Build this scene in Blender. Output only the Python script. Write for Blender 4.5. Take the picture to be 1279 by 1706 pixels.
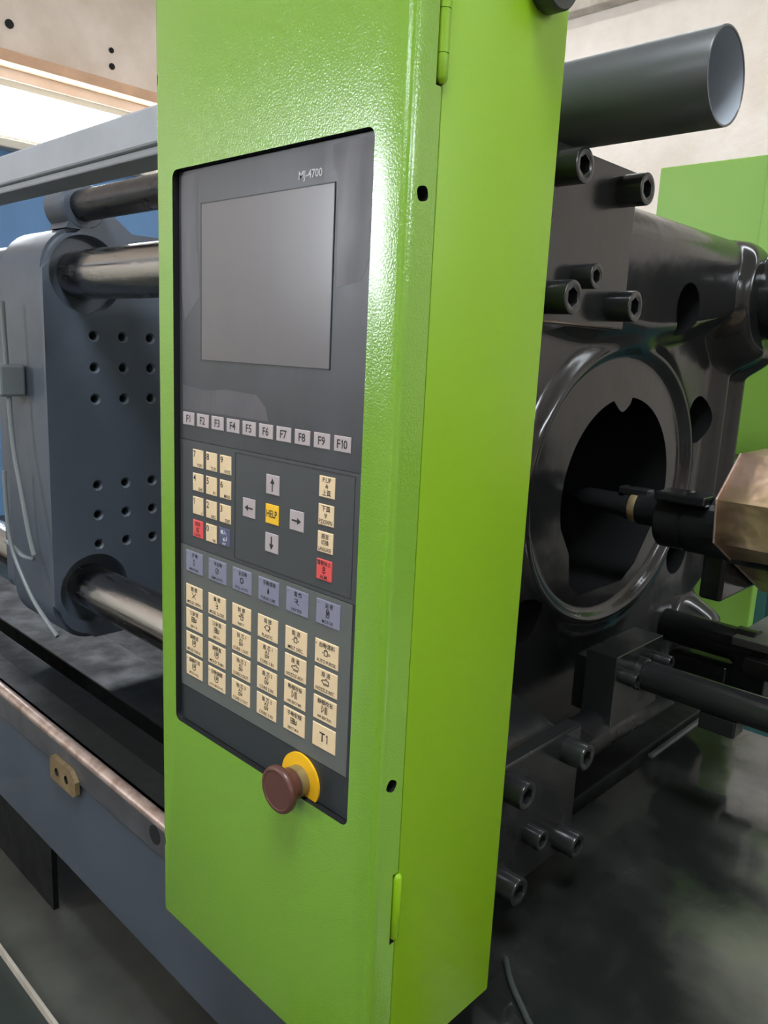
import bpy, bmesh, math, random
from mathutils import Vector, Matrix
import numpy as np

for o in list(bpy.data.objects):
    bpy.data.objects.remove(o)
S = bpy.context.scene
COL = S.collection
random.seed(7)

# ------------------------------------------------------------------ camera
cd = bpy.data.cameras.new('camera')
cam = bpy.data.objects.new('camera', cd)
COL.objects.link(cam)
S.camera = cam
cam.location = (0.0, -0.4675, 1.55)
cam.rotation_mode = 'QUATERNION'
cam.rotation_quaternion = (Matrix.Rotation(math.radians(43.57), 3, 'Z') @ Matrix.Rotation(math.radians(78.45), 3, 'X')
                           @ Matrix.Rotation(math.radians(2.685), 3, 'Z')).to_quaternion()
cd.sensor_fit = 'VERTICAL'
cd.sensor_height = 24.0
cd.lens = 24.0 * 1322.0 / 1706.0
cd.clip_start = 0.02

# ------------------------------------------------------------------ sky and exposure
W = bpy.data.worlds.new('sky'); S.world = W
W.use_nodes = True
bg = W.node_tree.nodes['Background']
bg.inputs['Color'].default_value = (0.86, 0.92, 1.0, 1)
bg.inputs['Strength'].default_value = 26.0
S.view_settings.view_transform = 'Standard'
S.view_settings.look = 'None'
S.view_settings.gamma = 1.0
S.view_settings.use_curve_mapping = False
S.view_settings.exposure = 0.55
S.cycles.use_denoising = True
S.cycles.max_bounces = 10
S.cycles.diffuse_bounces = 5
S.cycles.sample_clamp_indirect = 6.0

# daylight comes in through the openings of the shed; each opening has a light portal
RX0, RX1, RY0, RY1, RZ = -7.0, 6.0, -5.0, 5.0, 4.8
OPEN_FRONT = [(-5.75, -4.50, 1.9, 3.35), (-2.2, 1.8, 3.8, 4.08)]          # x0,x1,z0,z1 in the front wall
OPEN_RIGHT = [(-3.0, -0.2, 3.6, 3.95), (1.4, 4.2, 3.5, 4.0)]            # y0,y1,z0,z1 in the right wall
OPEN_LEFT = [(0.9, 4.7, 3.05, 3.52)]                                  # y0,y1,z0,z1 in the left wall
OPEN_ROOF = [(-0.35, 1.05, -1.75, -0.45), (-4.8, 3.0, 3.2, 3.5)]                                # x0,x1,y0,y1 of unseen skylights, placed to shape the light


def portal(name, loc, direction, sx, sy):
    ld = bpy.data.lights.new(name, 'AREA'); ld.shape = 'RECTANGLE'; ld.size = sx; ld.size_y = sy
    ld.cycles.is_portal = True
    o = bpy.data.objects.new(name, ld); COL.objects.link(o)
    o.location = loc
    o.rotation_mode = 'QUATERNION'
    o.rotation_quaternion = Vector(direction).to_track_quat('-Z', 'Y')
    return o


for x0, x1, z0, z1 in OPEN_FRONT:
    portal('daylight_portal', ((x0 + x1) / 2, RY0 - .1, (z0 + z1) / 2), (0, 1, 0), x1 - x0, z1 - z0)
for y0, y1, z0, z1 in OPEN_RIGHT:
    portal('daylight_portal', (RX1 + .1, (y0 + y1) / 2, (z0 + z1) / 2), (-1, 0, 0), y1 - y0, z1 - z0)
for y0, y1, z0, z1 in OPEN_LEFT:
    portal('daylight_portal', (RX0 - .1, (y0 + y1) / 2, (z0 + z1) / 2), (1, 0, 0), y1 - y0, z1 - z0)
for x0, x1, y0, y1 in OPEN_ROOF:
    portal('daylight_portal', ((x0 + x1) / 2, (y0 + y1) / 2, RZ + .1), (0, 0, -1), x1 - x0, y1 - y0)


# ------------------------------------------------------------------ materials
def srgb(r, g, b):
    f = lambda c: ((c / 255.0) / 12.92) if c / 255.0 <= 0.04045 else (((c / 255.0) + 0.055) / 1.055) ** 2.4
    return (f(r), f(g), f(b), 1.0)


MATS = {}


def mat(name, col, rough=0.5, metal=0.0, var=0.0, vscale=8.0, bump=0.0, bscale=60.0, bdist=0.002, rvar=0.0, coat=0.0,
        col2=None, spec=0.5, detail=4.0, stretch=None, lo=0.35, hi=0.65):
    m = bpy.data.materials.new(name); m.use_nodes = True
    nt = m.node_tree; b = nt.nodes['Principled BSDF']
    b.inputs['Base Color'].default_value = col
    b.inputs['Roughness'].default_value = rough
    b.inputs['Metallic'].default_value = metal
    b.inputs['Specular IOR Level'].default_value = spec
    b.inputs['Coat Weight'].default_value = coat
    b.inputs['Coat Roughness'].default_value = 0.14
    tc = nt.nodes.new('ShaderNodeTexCoord')
    vec = tc.outputs['Object']
    if stretch:
        mp = nt.nodes.new('ShaderNodeMapping'); mp.inputs['Scale'].default_value = stretch
        nt.links.new(vec, mp.inputs['Vector']); vec = mp.outputs['Vector']
    if var or col2 or rvar:
        n = nt.nodes.new('ShaderNodeTexNoise'); n.inputs['Scale'].default_value = vscale; n.inputs['Detail'].default_value = detail
        n.inputs['Roughness'].default_value = 0.6
        nt.links.new(vec, n.inputs['Vector'])
        mr = nt.nodes.new('ShaderNodeMapRange'); mr.inputs['From Min'].default_value = lo; mr.inputs['From Max'].default_value = hi
        nt.links.new(n.outputs['Fac'], mr.inputs['Value'])
        if var or col2:
            mx = nt.nodes.new('ShaderNodeMix'); mx.data_type = 'RGBA'
            c2 = col2 or tuple(max(0, c * (1 - var)) for c in col[:3]) + (1,)
            mx.inputs['A'].default_value = col; mx.inputs['B'].default_value = c2
            nt.links.new(mr.outputs['Result'], mx.inputs['Factor'])
            nt.links.new(mx.outputs['Result'], b.inputs['Base Color'])
        if rvar:
            r2 = nt.nodes.new('ShaderNodeMapRange')
            r2.inputs['To Min'].default_value = max(0.02, rough - rvar); r2.inputs['To Max'].default_value = min(1, rough + rvar)
            nt.links.new(mr.outputs['Result'], r2.inputs['Value'])
            nt.links.new(r2.outputs['Result'], b.inputs['Roughness'])
    if bump:
        n2 = nt.nodes.new('ShaderNodeTexNoise'); n2.inputs['Scale'].default_value = bscale; n2.inputs['Detail'].default_value = 2.0
        nt.links.new(tc.outputs['Object'], n2.inputs['Vector'])
        bp = nt.nodes.new('ShaderNodeBump'); bp.inputs['Strength'].default_value = bump; bp.inputs['Distance'].default_value = bdist
        nt.links.new(n2.outputs['Fac'], bp.inputs['Height'])
        nt.links.new(bp.outputs['Normal'], b.inputs['Normal'])
    MATS[name] = m
    return m


GREEN = mat('textured_green_paint', srgb(122, 172, 48), rough=0.17, bump=0.5, bscale=480, bdist=0.0006, spec=0.9, coat=0.4)
GREEN_D = mat('smooth_green_paint', srgb(130, 176, 12), rough=0.42, bump=0.12, bscale=300, bdist=0.0005)
GREEN_G = mat('guard_green_paint', srgb(132, 178, 72), rough=0.42, bump=0.15, bscale=250, bdist=0.0006)
BLACKP = mat('glossy_black_paint', srgb(34, 35, 35), rough=0.20, rvar=0.08, vscale=9, bump=0.10, bscale=30, bdist=0.004)
BLACKC = mat('black_cast_paint', srgb(30, 31, 31), rough=0.17, rvar=0.07, vscale=7, bump=0.14, bscale=14, bdist=0.008)
BLACKB = mat('black_oxide_bolt', srgb(36, 38, 38), rough=0.22)
PIPEM = mat('dark_grey_pipe_paint', srgb(80, 82, 84), rough=0.36, rvar=0.05, vscale=12)
PIPEI = mat('lightened_pipe_bore', srgb(168, 176, 184), rough=0.5)  # light put into the colour: paler than the wall, brightens the occluded inside
STEEL = mat('oily_chrome_steel', srgb(176, 172, 170), rough=0.20, metal=1.0, rvar=0.08, vscale=20, stretch=(0.4, 3, 3))
STEELD = mat('dark_oily_steel', srgb(74, 74, 76), rough=0.32, metal=0.85, rvar=0.1, vscale=15)
PLATEN = mat('dark_platen_steel', srgb(86, 94, 106), rough=0.36, rvar=0.08, vscale=6, var=0.2, lo=.2, hi=.8)
BEDP = mat('bed_blue_grey_paint', srgb(74, 82, 92), rough=0.42, var=0.18, vscale=5)
BEDD = mat('bed_dark_greasy_paint', srgb(26, 28, 27), rough=0.55, spec=0.25, var=0.35, vscale=12, rvar=0.1)
BEDS = mat('bed_stained_strip', srgb(88, 88, 90), rough=0.45, var=0.45, vscale=11)
WORN = mat('worn_bare_steel_edge', srgb(190, 170, 160), rough=0.38, metal=0.6, col2=srgb(140, 112, 98), vscale=26, lo=.4, hi=.7)
BRASS = mat('brass_plate', srgb(150, 128, 92), rough=0.5, metal=0.3, var=0.4, vscale=40)
HOLE = mat('shadowed_black_recess', srgb(12, 13, 13), rough=0.7)
FOIL = mat('crumpled_bronze_sheet', srgb(222, 188, 164), rough=0.36, metal=0.72, col2=srgb(176, 154, 108), vscale=10, bump=0.6, bscale=22, bdist=0.012)
RAILM = mat('grey_rail_paint', srgb(168, 172, 178), rough=0.5, var=0.15, vscale=6)
TEAL = mat('teal_machine_paint', srgb(78, 132, 140), rough=0.5)
PANELB = mat('panel_charcoal_film', srgb(62, 64, 67), rough=0.36, rvar=0.05, vscale=10, col2=srgb(70, 70, 74), stretch=(3, 1, 1))
FILMR = mat('old_protective_film', srgb(92, 88, 92), rough=0.42, rvar=0.06, vscale=12, col2=srgb(80, 79, 83), stretch=(3, 1, .7))
PANELM = mat('panel_keypad_film', srgb(70, 73, 74), rough=0.42)
PANELG = mat('panel_grey_green_film', srgb(98, 102, 98), rough=0.42)
PANELD = mat('panel_bottom_black_film', srgb(48, 53, 55), rough=0.38)
SCREEN = mat('scratched_screen_film', srgb(112, 108, 109), rough=0.24, rvar=0.04, vscale=5, var=0.07, stretch=(5, 1, 0.6), lo=.2, hi=.8)
RIMB = mat('panel_edge_black', srgb(30, 33, 35), rough=0.5)
CREAM = mat('cream_key_film', srgb(240, 214, 172), rough=0.45, var=0.08, vscale=60)
PINKG = mat('grey_pink_key_film', srgb(186, 174, 174), rough=0.45, var=0.08, vscale=60)
BLUEK = mat('slate_blue_key_film', srgb(138, 139, 158), rough=0.45, var=0.1, vscale=60)
BLUED = mat('dark_blue_key_film', srgb(92, 96, 124), rough=0.45, var=0.15, vscale=60)
REDK = mat('red_key_film', srgb(232, 88, 84), rough=0.45, var=0.06, vscale=60)
YELK = mat('yellow_key_film', srgb(250, 198, 44), rough=0.45)
INK = mat('black_print', srgb(38, 36, 38), rough=0.6)
INKW = mat('white_print', srgb(225, 225, 230), rough=0.6)
INKG = mat('light_grey_print', srgb(205, 205, 205), rough=0.6)
ESTOP = mat('faded_maroon_plastic', srgb(92, 58, 50), rough=0.33)
ESTOPC = mat('olive_metal_collar', srgb(150, 142, 104), rough=0.35, metal=0.6)
YELLOW = mat('yellow_ring_plastic', srgb(250, 192, 30), rough=0.4)
RUBBER = mat('black_plastic_knob', srgb(52, 58, 54), rough=0.42)
HOSE = mat('greasy_grey_hose', srgb(120, 126, 128), rough=0.4)
WALLM = mat('beige_plaster', srgb(240, 230, 220), rough=0.9, col2=srgb(218, 205, 190), vscale=1.6, bump=0.2, bscale=25, bdist=0.01, detail=7)
WALLB = mat('blue_wall_paint', srgb(96, 136, 180), rough=0.7, var=0.1, vscale=2)
BEAMM = mat('concrete_beam', srgb(206, 198, 184), rough=0.9, col2=srgb(168, 160, 146), vscale=5, bump=0.3, bscale=30, bdist=0.01)
LEDGE = mat('peach_ledge_paint', srgb(222, 182, 150), rough=0.8, var=0.2, vscale=4)
FLOORM = mat('dark_green_floor_paint', srgb(58, 66, 63), rough=0.45, var=0.35, vscale=3, rvar=0.12)
TRAYM = mat('stained_tray_plate', srgb(92, 93, 86), rough=0.48, var=0.4, vscale=4)
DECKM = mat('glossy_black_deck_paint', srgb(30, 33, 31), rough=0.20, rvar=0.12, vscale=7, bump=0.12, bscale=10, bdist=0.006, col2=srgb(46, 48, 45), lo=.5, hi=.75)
FRAMEM = mat('window_frame_paint', srgb(210, 205, 190), rough=0.6)


def add_dust_sheen(m, col, y_w, lo, hi):
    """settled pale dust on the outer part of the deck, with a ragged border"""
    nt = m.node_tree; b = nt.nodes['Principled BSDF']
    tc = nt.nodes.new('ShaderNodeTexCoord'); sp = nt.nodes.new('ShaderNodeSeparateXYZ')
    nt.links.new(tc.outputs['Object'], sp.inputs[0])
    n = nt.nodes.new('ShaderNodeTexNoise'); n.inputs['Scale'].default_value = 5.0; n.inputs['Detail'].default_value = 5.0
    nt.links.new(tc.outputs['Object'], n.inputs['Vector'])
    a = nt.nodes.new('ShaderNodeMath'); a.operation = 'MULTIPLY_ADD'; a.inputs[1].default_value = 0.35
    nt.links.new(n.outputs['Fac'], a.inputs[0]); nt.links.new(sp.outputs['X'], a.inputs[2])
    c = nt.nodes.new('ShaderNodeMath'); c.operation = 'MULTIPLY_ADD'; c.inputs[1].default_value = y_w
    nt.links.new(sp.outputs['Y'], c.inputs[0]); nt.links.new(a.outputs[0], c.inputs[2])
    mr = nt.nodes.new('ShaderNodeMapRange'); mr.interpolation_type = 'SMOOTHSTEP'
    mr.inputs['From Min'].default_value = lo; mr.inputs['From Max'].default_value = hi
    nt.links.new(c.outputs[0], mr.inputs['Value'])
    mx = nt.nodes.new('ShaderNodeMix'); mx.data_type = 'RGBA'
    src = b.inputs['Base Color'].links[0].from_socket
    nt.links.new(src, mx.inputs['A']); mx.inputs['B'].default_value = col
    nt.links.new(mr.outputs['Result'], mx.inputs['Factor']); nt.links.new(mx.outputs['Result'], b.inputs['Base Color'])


add_dust_sheen(DECKM, srgb(112, 112, 102), 0.25, -0.10, 0.20)  # dust and reflected brightness, both put into the deck colour


def glass_material():
    m = bpy.data.materials.new('window_glass'); m.use_nodes = True
    nt = m.node_tree; nt.nodes.clear()
    out = nt.nodes.new('ShaderNodeOutputMaterial'); mx = nt.nodes.new('ShaderNodeMixShader')
    t = nt.nodes.new('ShaderNodeBsdfTransparent'); g = nt.nodes.new('ShaderNodeBsdfGlossy')
    t.inputs['Color'].default_value = (.98, .985, .985, 1); g.inputs['Roughness'].default_value = 0.02
    mx.inputs['Fac'].default_value = 0.04
    nt.links.new(t.outputs[0], mx.inputs[1]); nt.links.new(g.outputs[0], mx.inputs[2]); nt.links.new(mx.outputs[0], out.inputs[0])
    return m


GLASS = glass_material()


# ------------------------------------------------------------------ mesh helpers
def link(o, parent=None):
    COL.objects.link(o)
    if parent is not None:
        o.parent = parent
    return o


def tag(o, label=None, cat=None, group=None, kind=None):
    if label: o['label'] = label
    if cat: o['category'] = cat
    if group: o['group'] = group
    if kind: o['kind'] = kind
    return o


def thing(name, label, cat, loc=(0, 0, 0), group=None):
    o = bpy.data.objects.new(name, None); o.empty_display_size = 0.05
    o.location = loc
    COL.objects.link(o)
    return tag(o, label, cat, group)


def obj(name, bm, m, parent=None, smooth=False, origin=None):
    """link bmesh bm (built in world coordinates) as one mesh object"""
    me = bpy.data.meshes.new(name)
    bmesh.ops.recalc_face_normals(bm, faces=bm.faces[:])
    bm.to_mesh(me); bm.free()
    for mm in (m if isinstance(m, (list, tuple)) else [m]):
        me.materials.append(mm)
    if smooth:
        for p in me.polygons: p.use_smooth = True
        if smooth != 'all':
            me.set_sharp_from_angle(angle=math.radians(smooth if smooth is not True else 35))
    o = bpy.data.objects.new(name, me)
    off = Vector(parent.location) if parent is not None and parent.parent is None else Vector((0, 0, 0))
    if parent is not None and parent.type == 'MESH':
        off = Vector((0, 0, 0))
        p = parent
        while p is not None:
            off += Vector(p.location); p = p.parent
    if origin is not None:
        me.transform(Matrix.Translation(-Vector(origin)))
        o.location = Vector(origin) - off
    else:
        o.location = -off if off.length else (0, 0, 0)
    return link(o, parent)


def box(bm, x0, x1, y0, y1, z0, z1, bev=0.0, seg=2):
    r = bmesh.ops.create_cube(bm, size=1.0)
    vs = r['verts']
    for v in vs:
        v.co = Vector((x0 if v.co.x < 0 else x1, y0 if v.co.y < 0 else y1, z0 if v.co.z < 0 else z1))
    if bev > 0:
        es = list({e for v in vs for e in v.link_edges})
        bmesh.ops.bevel(bm, geom=es, offset=bev, segments=seg, profile=0.5, affect='EDGES')
    return bm


def nb(): return bmesh.new()


def frame_axes(axis):
    a = Vector(axis).normalized()
    t = Vector((0, 0, 1)) if abs(a.z) < 0.9 else Vector((0, 1, 0))
    u = t.cross(a).normalized(); v = a.cross(u)
    return a, u, v


def lathe(bm, origin, axis, prof, n=32, cap0=True, cap1=True):
    """prof: list of (distance along axis, radius)"""
    a, u, v = frame_axes(axis); o = Vector(origin)
    rings = []
    for d, r in prof:
        if r < 1e-6:
            rings.append([bm.verts.new(o + a * d)])
        else:
            rings.append([bm.verts.new(o + a * d + (u * math.cos(t) + v * math.sin(t)) * r) for t in [2 * math.pi * k / n for k in range(n)]])
    for A, B in zip(rings, rings[1:]):
        for k in range(n):
            k2 = (k + 1) % n
            if len(A) == 1 and len(B) == 1: continue
            if len(A) == 1: bm.faces.new((A[0], B[k2], B[k]))
            elif len(B) == 1: bm.faces.new((A[k], A[k2], B[0]))
            else: bm.faces.new((A[k], A[k2], B[k2], B[k]))
    if cap0 and len(rings[0]) > 1: bm.faces.new(list(reversed(rings[0])))
    if cap1 and len(rings[-1]) > 1: bm.faces.new(rings[-1])
    return bm


def cyl(bm, p0, p1, r, n=32, bev=0.0):
    p0 = Vector(p0); p1 = Vector(p1); L = (p1 - p0).length
    if bev:
        prof = [(0, r - bev), (bev * .3, r - bev * .3), (bev, r), (L - bev, r), (L - bev * .3, r - bev * .3), (L, r - bev)]
    else:
        prof = [(0, r), (L, r)]
    return lathe(bm, p0, p1 - p0, prof, n)


def tube(bm, pts, r, n=10):
    pts = [Vector(p) for p in pts]
    prev = None; u = None
    for i, p in enumerate(pts):
        d = (pts[min(i + 1, len(pts) - 1)] - pts[max(i - 1, 0)]).normalized()
        if u is None:
            _, u, _ = frame_axes(d)
        u = (u - d * u.dot(d)).normalized(); v = d.cross(u)
        ring = [bm.verts.new(p + (u * math.cos(t) + v * math.sin(t)) * r) for t in [2 * math.pi * k / n for k in range(n)]]
        if prev:
            for k in range(n): bm.faces.new((prev[k], prev[(k + 1) % n], ring[(k + 1) % n], ring[k]))
        else:
            bm.faces.new(list(reversed(ring)))
        prev = ring
    bm.faces.new(prev)
    return bm


def smooth_path(pts, n=8):
    """Catmull-Rom through pts"""
    P = [Vector(p) for p in pts]; P = [P[0] * 2 - P[1]] + P + [P[-1] * 2 - P[-2]]
    out = []
    for i in range(1, len(P) - 2):
        for k in range(n):
            t = k / n
            out.append(0.5 * ((2 * P[i]) + (P[i + 1] - P[i - 1]) * t + (2 * P[i - 1] - 5 * P[i] + 4 * P[i + 1] - P[i + 2]) * t * t
                              + (3 * P[i] - P[i - 1] - 3 * P[i + 1] + P[i + 2]) * t ** 3))
    out.append(P[-2])
    return out


def prism(bm, poly, axis, a0, a1):
    """extrude a 2D polygon along a world axis; poly gives the two other coordinates in order"""
    def P(q, a):
        return {'x': Vector((a, q[0], q[1])), 'y': Vector((q[0], a, q[1])), 'z': Vector((q[0], q[1], a))}[axis]
    A = [bm.verts.new(P(q, a0)) for q in poly]; B = [bm.verts.new(P(q, a1)) for q in poly]
    n = len(poly)
    for k in range(n): bm.faces.new((A[k], A[(k + 1) % n], B[(k + 1) % n], B[k]))
    bm.faces.new(list(reversed(A))); bm.faces.new(B)
    return bm


def rrect(x0, x1, z0, z1, r, n=6):
    pts = []
    for cx, cz, a0 in ((x1 - r, z1 - r, 0), (x0 + r, z1 - r, 90), (x0 + r, z0 + r, 180), (x1 - r, z0 + r, 270)):
        for k in range(n + 1):
            a = math.radians(a0 + 90 * k / n)
            pts.append((cx + r * math.cos(a), cz + r * math.sin(a)))
    return pts


def boolean_cut(o, cut_bm, m=None):
    me = bpy.data.meshes.new('cut'); bmesh.ops.recalc_face_normals(cut_bm, faces=cut_bm.faces[:])
    cut_bm.to_mesh(me); cut_bm.free()
    me.materials.append(m or HOLE)
    co = bpy.data.objects.new('cut', me); COL.objects.link(co)
    md = o.modifiers.new('cut', 'BOOLEAN'); md.operation = 'DIFFERENCE'; md.solver = 'EXACT'; md.object = co
    md.material_mode = 'TRANSFER' if hasattr(md, 'material_mode') else md.material_mode
    # both meshes are built in world coordinates
    pw = Vector((0, 0, 0)); p = o
    while p is not None:
        pw += Vector(p.location); p = p.parent
    mw = o.parent; keep = o.location.copy(); o.parent = None; o.location = pw
    dg = bpy.context.evaluated_depsgraph_get(); dg.update()
    new = bpy.data.meshes.new_from_object(o.evaluated_get(dg))
    o.modifiers.clear()
    old = o.data; o.data = new; new.name = old.name
    o.parent = mw; o.location = keep
    bpy.data.meshes.remove(old)
    bpy.data.objects.remove(co); bpy.data.meshes.remove(me)
    return o


def shade(o, ang=35):
    for p in o.data.polygons: p.use_smooth = True
    o.data.set_sharp_from_angle(angle=math.radians(ang))


def socket_bolt(bm, base, axis, r, L, socket=True, n=36):
    a, u, v = frame_axes(axis); o = Vector(base)
    c = r * 0.10
    def ring(d, rad, hexa=False):
        out = []
        for k in range(n):
            t = 2 * math.pi * k / n
            rr = rad
            if hexa:
                tt = (t + math.pi / 6) % (math.pi / 3) - math.pi / 6
                rr = rad / math.cos(tt)
            out.append(bm.verts.new(o + a * d + (u * math.cos(t) + v * math.sin(t)) * rr))
        return out
    R = [ring(0, r), ring(L - c, r), ring(L - c * .3, r - c * .3), ring(L, r - c * 1.1), ring(L, r * .70), ring(L - r * .06, r * .60),
         ring(L - r * .06, r * .50, True), ring(L - r * .8, r * .50, True)]
    for A, B in zip(R, R[1:]):
        for k in range(n): bm.faces.new((A[k], A[(k + 1) % n], B[(k + 1) % n], B[k]))
    bm.faces.new(list(reversed(R[0]))); bm.faces.new(R[-1])
    return bm


# ------------------------------------------------------------------ room shell
def wall_with_openings(name, axis, at, thick, u0, u1, z0, z1, openings, m):
    """wall made of solid pieces around its openings; u is the horizontal coordinate along it"""
    bm = nb()
    us = sorted({u0, u1, *[q for o in openings for q in o[:2]]})
    for a, b in zip(us, us[1:]):
        cuts = sorted([(o[2], o[3]) for o in openings if o[0] <= a and o[1] >= b])
        z = z0
        for c0, c1 in cuts + [(z1, z1)]:
            if c0 - z > 1e-4:
                if axis == 'x': box(bm, min(at, at + thick), max(at, at + thick), a, b, z, c0)
                elif axis == 'y': box(bm, a, b, min(at, at + thick), max(at, at + thick), z, c0)
                else: box(bm, a, b, z, c0, min(at, at + thick), max(at, at + thick))
            z = c1
    return tag(obj(name, bm, m), kind='structure')


tag(obj('floor', box(nb(), RX0, RX1, RY0, RY1, -0.1, 0), FLOORM), kind='structure')
wl = wall_with_openings('wall_left', 'x', RX0, -0.2, RY0, RY1, 0, RZ, OPEN_LEFT, WALLM)
for wy, wz, wr in ((2.350, 3.925, 0.034), (3.207, 3.970, 0.022), (3.209, 3.843, 0.026)):
    bm = nb(); lathe(bm, (RX0 - .001, wy, wz), (1, 0, 0), [(0, wr), (.012, wr), (.016, wr * .7)], 14); obj('anchor_plug', bm, BEDD, wl)
wall_with_openings('wall_right', 'x', RX1, 0.2, RY0, RY1, 0, RZ, OPEN_RIGHT, WALLM)
wall_with_openings('wall_front', 'y', RY0, -0.2, RX0, RX1, 0, RZ, OPEN_FRONT, WALLM)
wall_with_openings('wall_rear', 'y', RY1, 0.2, RX0, RX1, 0, RZ, [], WALLM)
wall_with_openings('ceiling', 'z', RZ, 0.15, RX0, RX1, RY0, RY1, OPEN_ROOF, WALLM)
tag(obj('trim_1', box(nb(), RX0, RX0 + .16, 0.4, 5.0, 3.60, 3.69, .01), LEDGE), kind='structure')
tag(obj('trim_2', box(nb(), RX0 + .01, RX1, RY1 - .12, RY1, 3.97, RZ, .008), BEAMM), kind='structure')
tag(obj('trim_3', box(nb(), RX0, RX0 + .02, 0.4, RY1, 0.0, 2.98), WALLB), kind='structure')
tag(obj('trim_5', box(nb(), RX0, RX0 + .02, RY0 + .02, 0.39, 0.0, 2.3), FRAMEM), kind='structure')
tag(obj('trim_6', box(nb(), RX0 + .02, -4.51, RY0, RY0 + .02, 0.0, 1.88), FRAMEM), kind='structure')
tag(obj('trim_4', box(nb(), RX0, RX0 + .14, 0.4, 5.0, 2.98, 3.045, .01), FRAMEM), kind='structure')


def window(name, axis, at, openings, bars):
    for i, (u0, u1, z0, z1) in enumerate(openings):
        bm = nb(); t = .05
        def B(a, b, c, d):
            if axis == 'x': box(bm, at - .03, at + .03, a, b, c, d)
            elif axis == 'y': box(bm, a, b, at - .03, at + .03, c, d)
            else: box(bm, a, b, c, d, at - .03, at + .03)
        B(u0, u1, z0, z0 + t); B(u0, u1, z1 - t, z1); B(u0, u0 + t, z0 + t, z1 - t); B(u1 - t, u1, z0 + t, z1 - t)
        for k in range(1, bars):
            u = u0 + (u1 - u0) * k / bars
            B(u - .015, u + .015, z0 + t, z1 - t)
        window.n += 1
        w = tag(obj('window_%d' % window.n, bm, FRAMEM), kind='structure')
        for k in range(bars):
            a = u0 + t + (u1 - u0 - 2 * t) * k / bars + .012; b = u0 + t + (u1 - u0 - 2 * t) * (k + 1) / bars - .012
            bm = nb()
            if axis == 'x': box(bm, at - .003, at + .003, a, b, z0 + t, z1 - t)
            elif axis == 'y': box(bm, a, b, at - .003, at + .003, z0 + t, z1 - t)
            else: box(bm, a, b, z0 + t, z1 - t, at - .003, at + .003)
            obj('pane', bm, GLASS, w)


window.n = 0
window('w', 'x', RX0 - .06, OPEN_LEFT, 3)
window('w', 'y', RY0 - .06, OPEN_FRONT[:1], 1)
window('w', 'y', RY0 - .06, OPEN_FRONT[1:], 4)
window('w', 'x', RX1 + .06, OPEN_RIGHT, 3)
window('w', 'z', RZ + .06, OPEN_ROOF[:1], 1)  # unseen skylight, set close overhead so the light falls off downward
window('w', 'z', RZ + .06, OPEN_ROOF[1:], 6)  # unseen skylight strip, added to brighten the rear wall

# ------------------------------------------------------------------ machine: tie bars, platens
TY, TZU, TZL = 0.43, 1.69, 0.925          # front tie bars
TYR = 1.43                                # rear tie bars
CY, CZ = 0.93, 1.31                       # nozzle centre


def ss(a, b, x):
    t = np.clip((x - a) / (b - a), 0, 1)
    return t * t * (3 - 2 * t)


def sd_rrect(y, z, cy, cz, hy, hz, r):
    qy = np.abs(y - cy) - hy + r; qz = np.abs(z - cz) - hz + r
    return np.hypot(np.maximum(qy, 0), np.maximum(qz, 0)) + np.minimum(np.maximum(qy, qz), 0) - r


def platen_height(y, z):
    """x of the cast face of the stationary platen, as a function of y and z"""
    h = np.full_like(y, -0.725)
    yo = np.where(y > 1.2, 1.2 + (y - 1.2) / (1 - .085 * ss(1.28, 1.08, z) / .31), y)
    d = sd_rrect(yo, z, 0.91, 1.29, 0.60, 0.53, 0.12)           # outline
    # raised upper and lower arms
    zlow = 1.585 + 0.05 * np.clip((y - 0.9) / 0.4, -1, 1) ** 2
    h += 0.05 * ss(zlow - .02, zlow + .035, z)
    # front tie bar pads that carry the keeper plates
    for cz in (TZU, TZL):
        dd = sd_rrect(y, z, TY + .005, cz, 0.105, 0.080, 0.03)
        h = np.maximum(h, -0.725 + (0.725 - 0.562) * ss(0.05, 0.0, dd))
    # rear tie bar pads
    for cz, rr in ((TZU + .01, .135), (TZL, .05)):
        dd = np.hypot(y - TYR + (.06 if cz < 1.2 else 0), z - cz) - rr
        h = np.maximum(h, -0.725 + 0.075 * ss(0.05, -0.01, dd))
    # rear vertical column with grooves
    h += 0.028 * np.exp(-((y - 1.365) / 0.028) ** 2) * ss(1.63, 1.56, z) * ss(1.0, 1.08, z)
    h += 0.034 * np.exp(-((y - 1.445) / 0.030) ** 2) * ss(1.60, 1.53, z) * ss(1.0, 1.08, z)
    # elliptical locating recess: raised rim, sunk disc, deep hole
    e = np.hypot((y - 0.925) / 0.292, (z - 1.315) / 0.246)
    h += (0.020 * np.exp(-((e - 1.06) / 0.085) ** 2)) * ss(0.9, 1.0, e + .1)
    disc = ss(1.045, 0.965, e)
    h = h * (1 - disc) + (-0.722) * disc
    # rounded outer edge
    R = 0.07
    t = np.clip(-d, 0, R)
    h = h - (R - np.sqrt(np.maximum(R * R - (R - t) ** 2, 0)))
    return h


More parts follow.
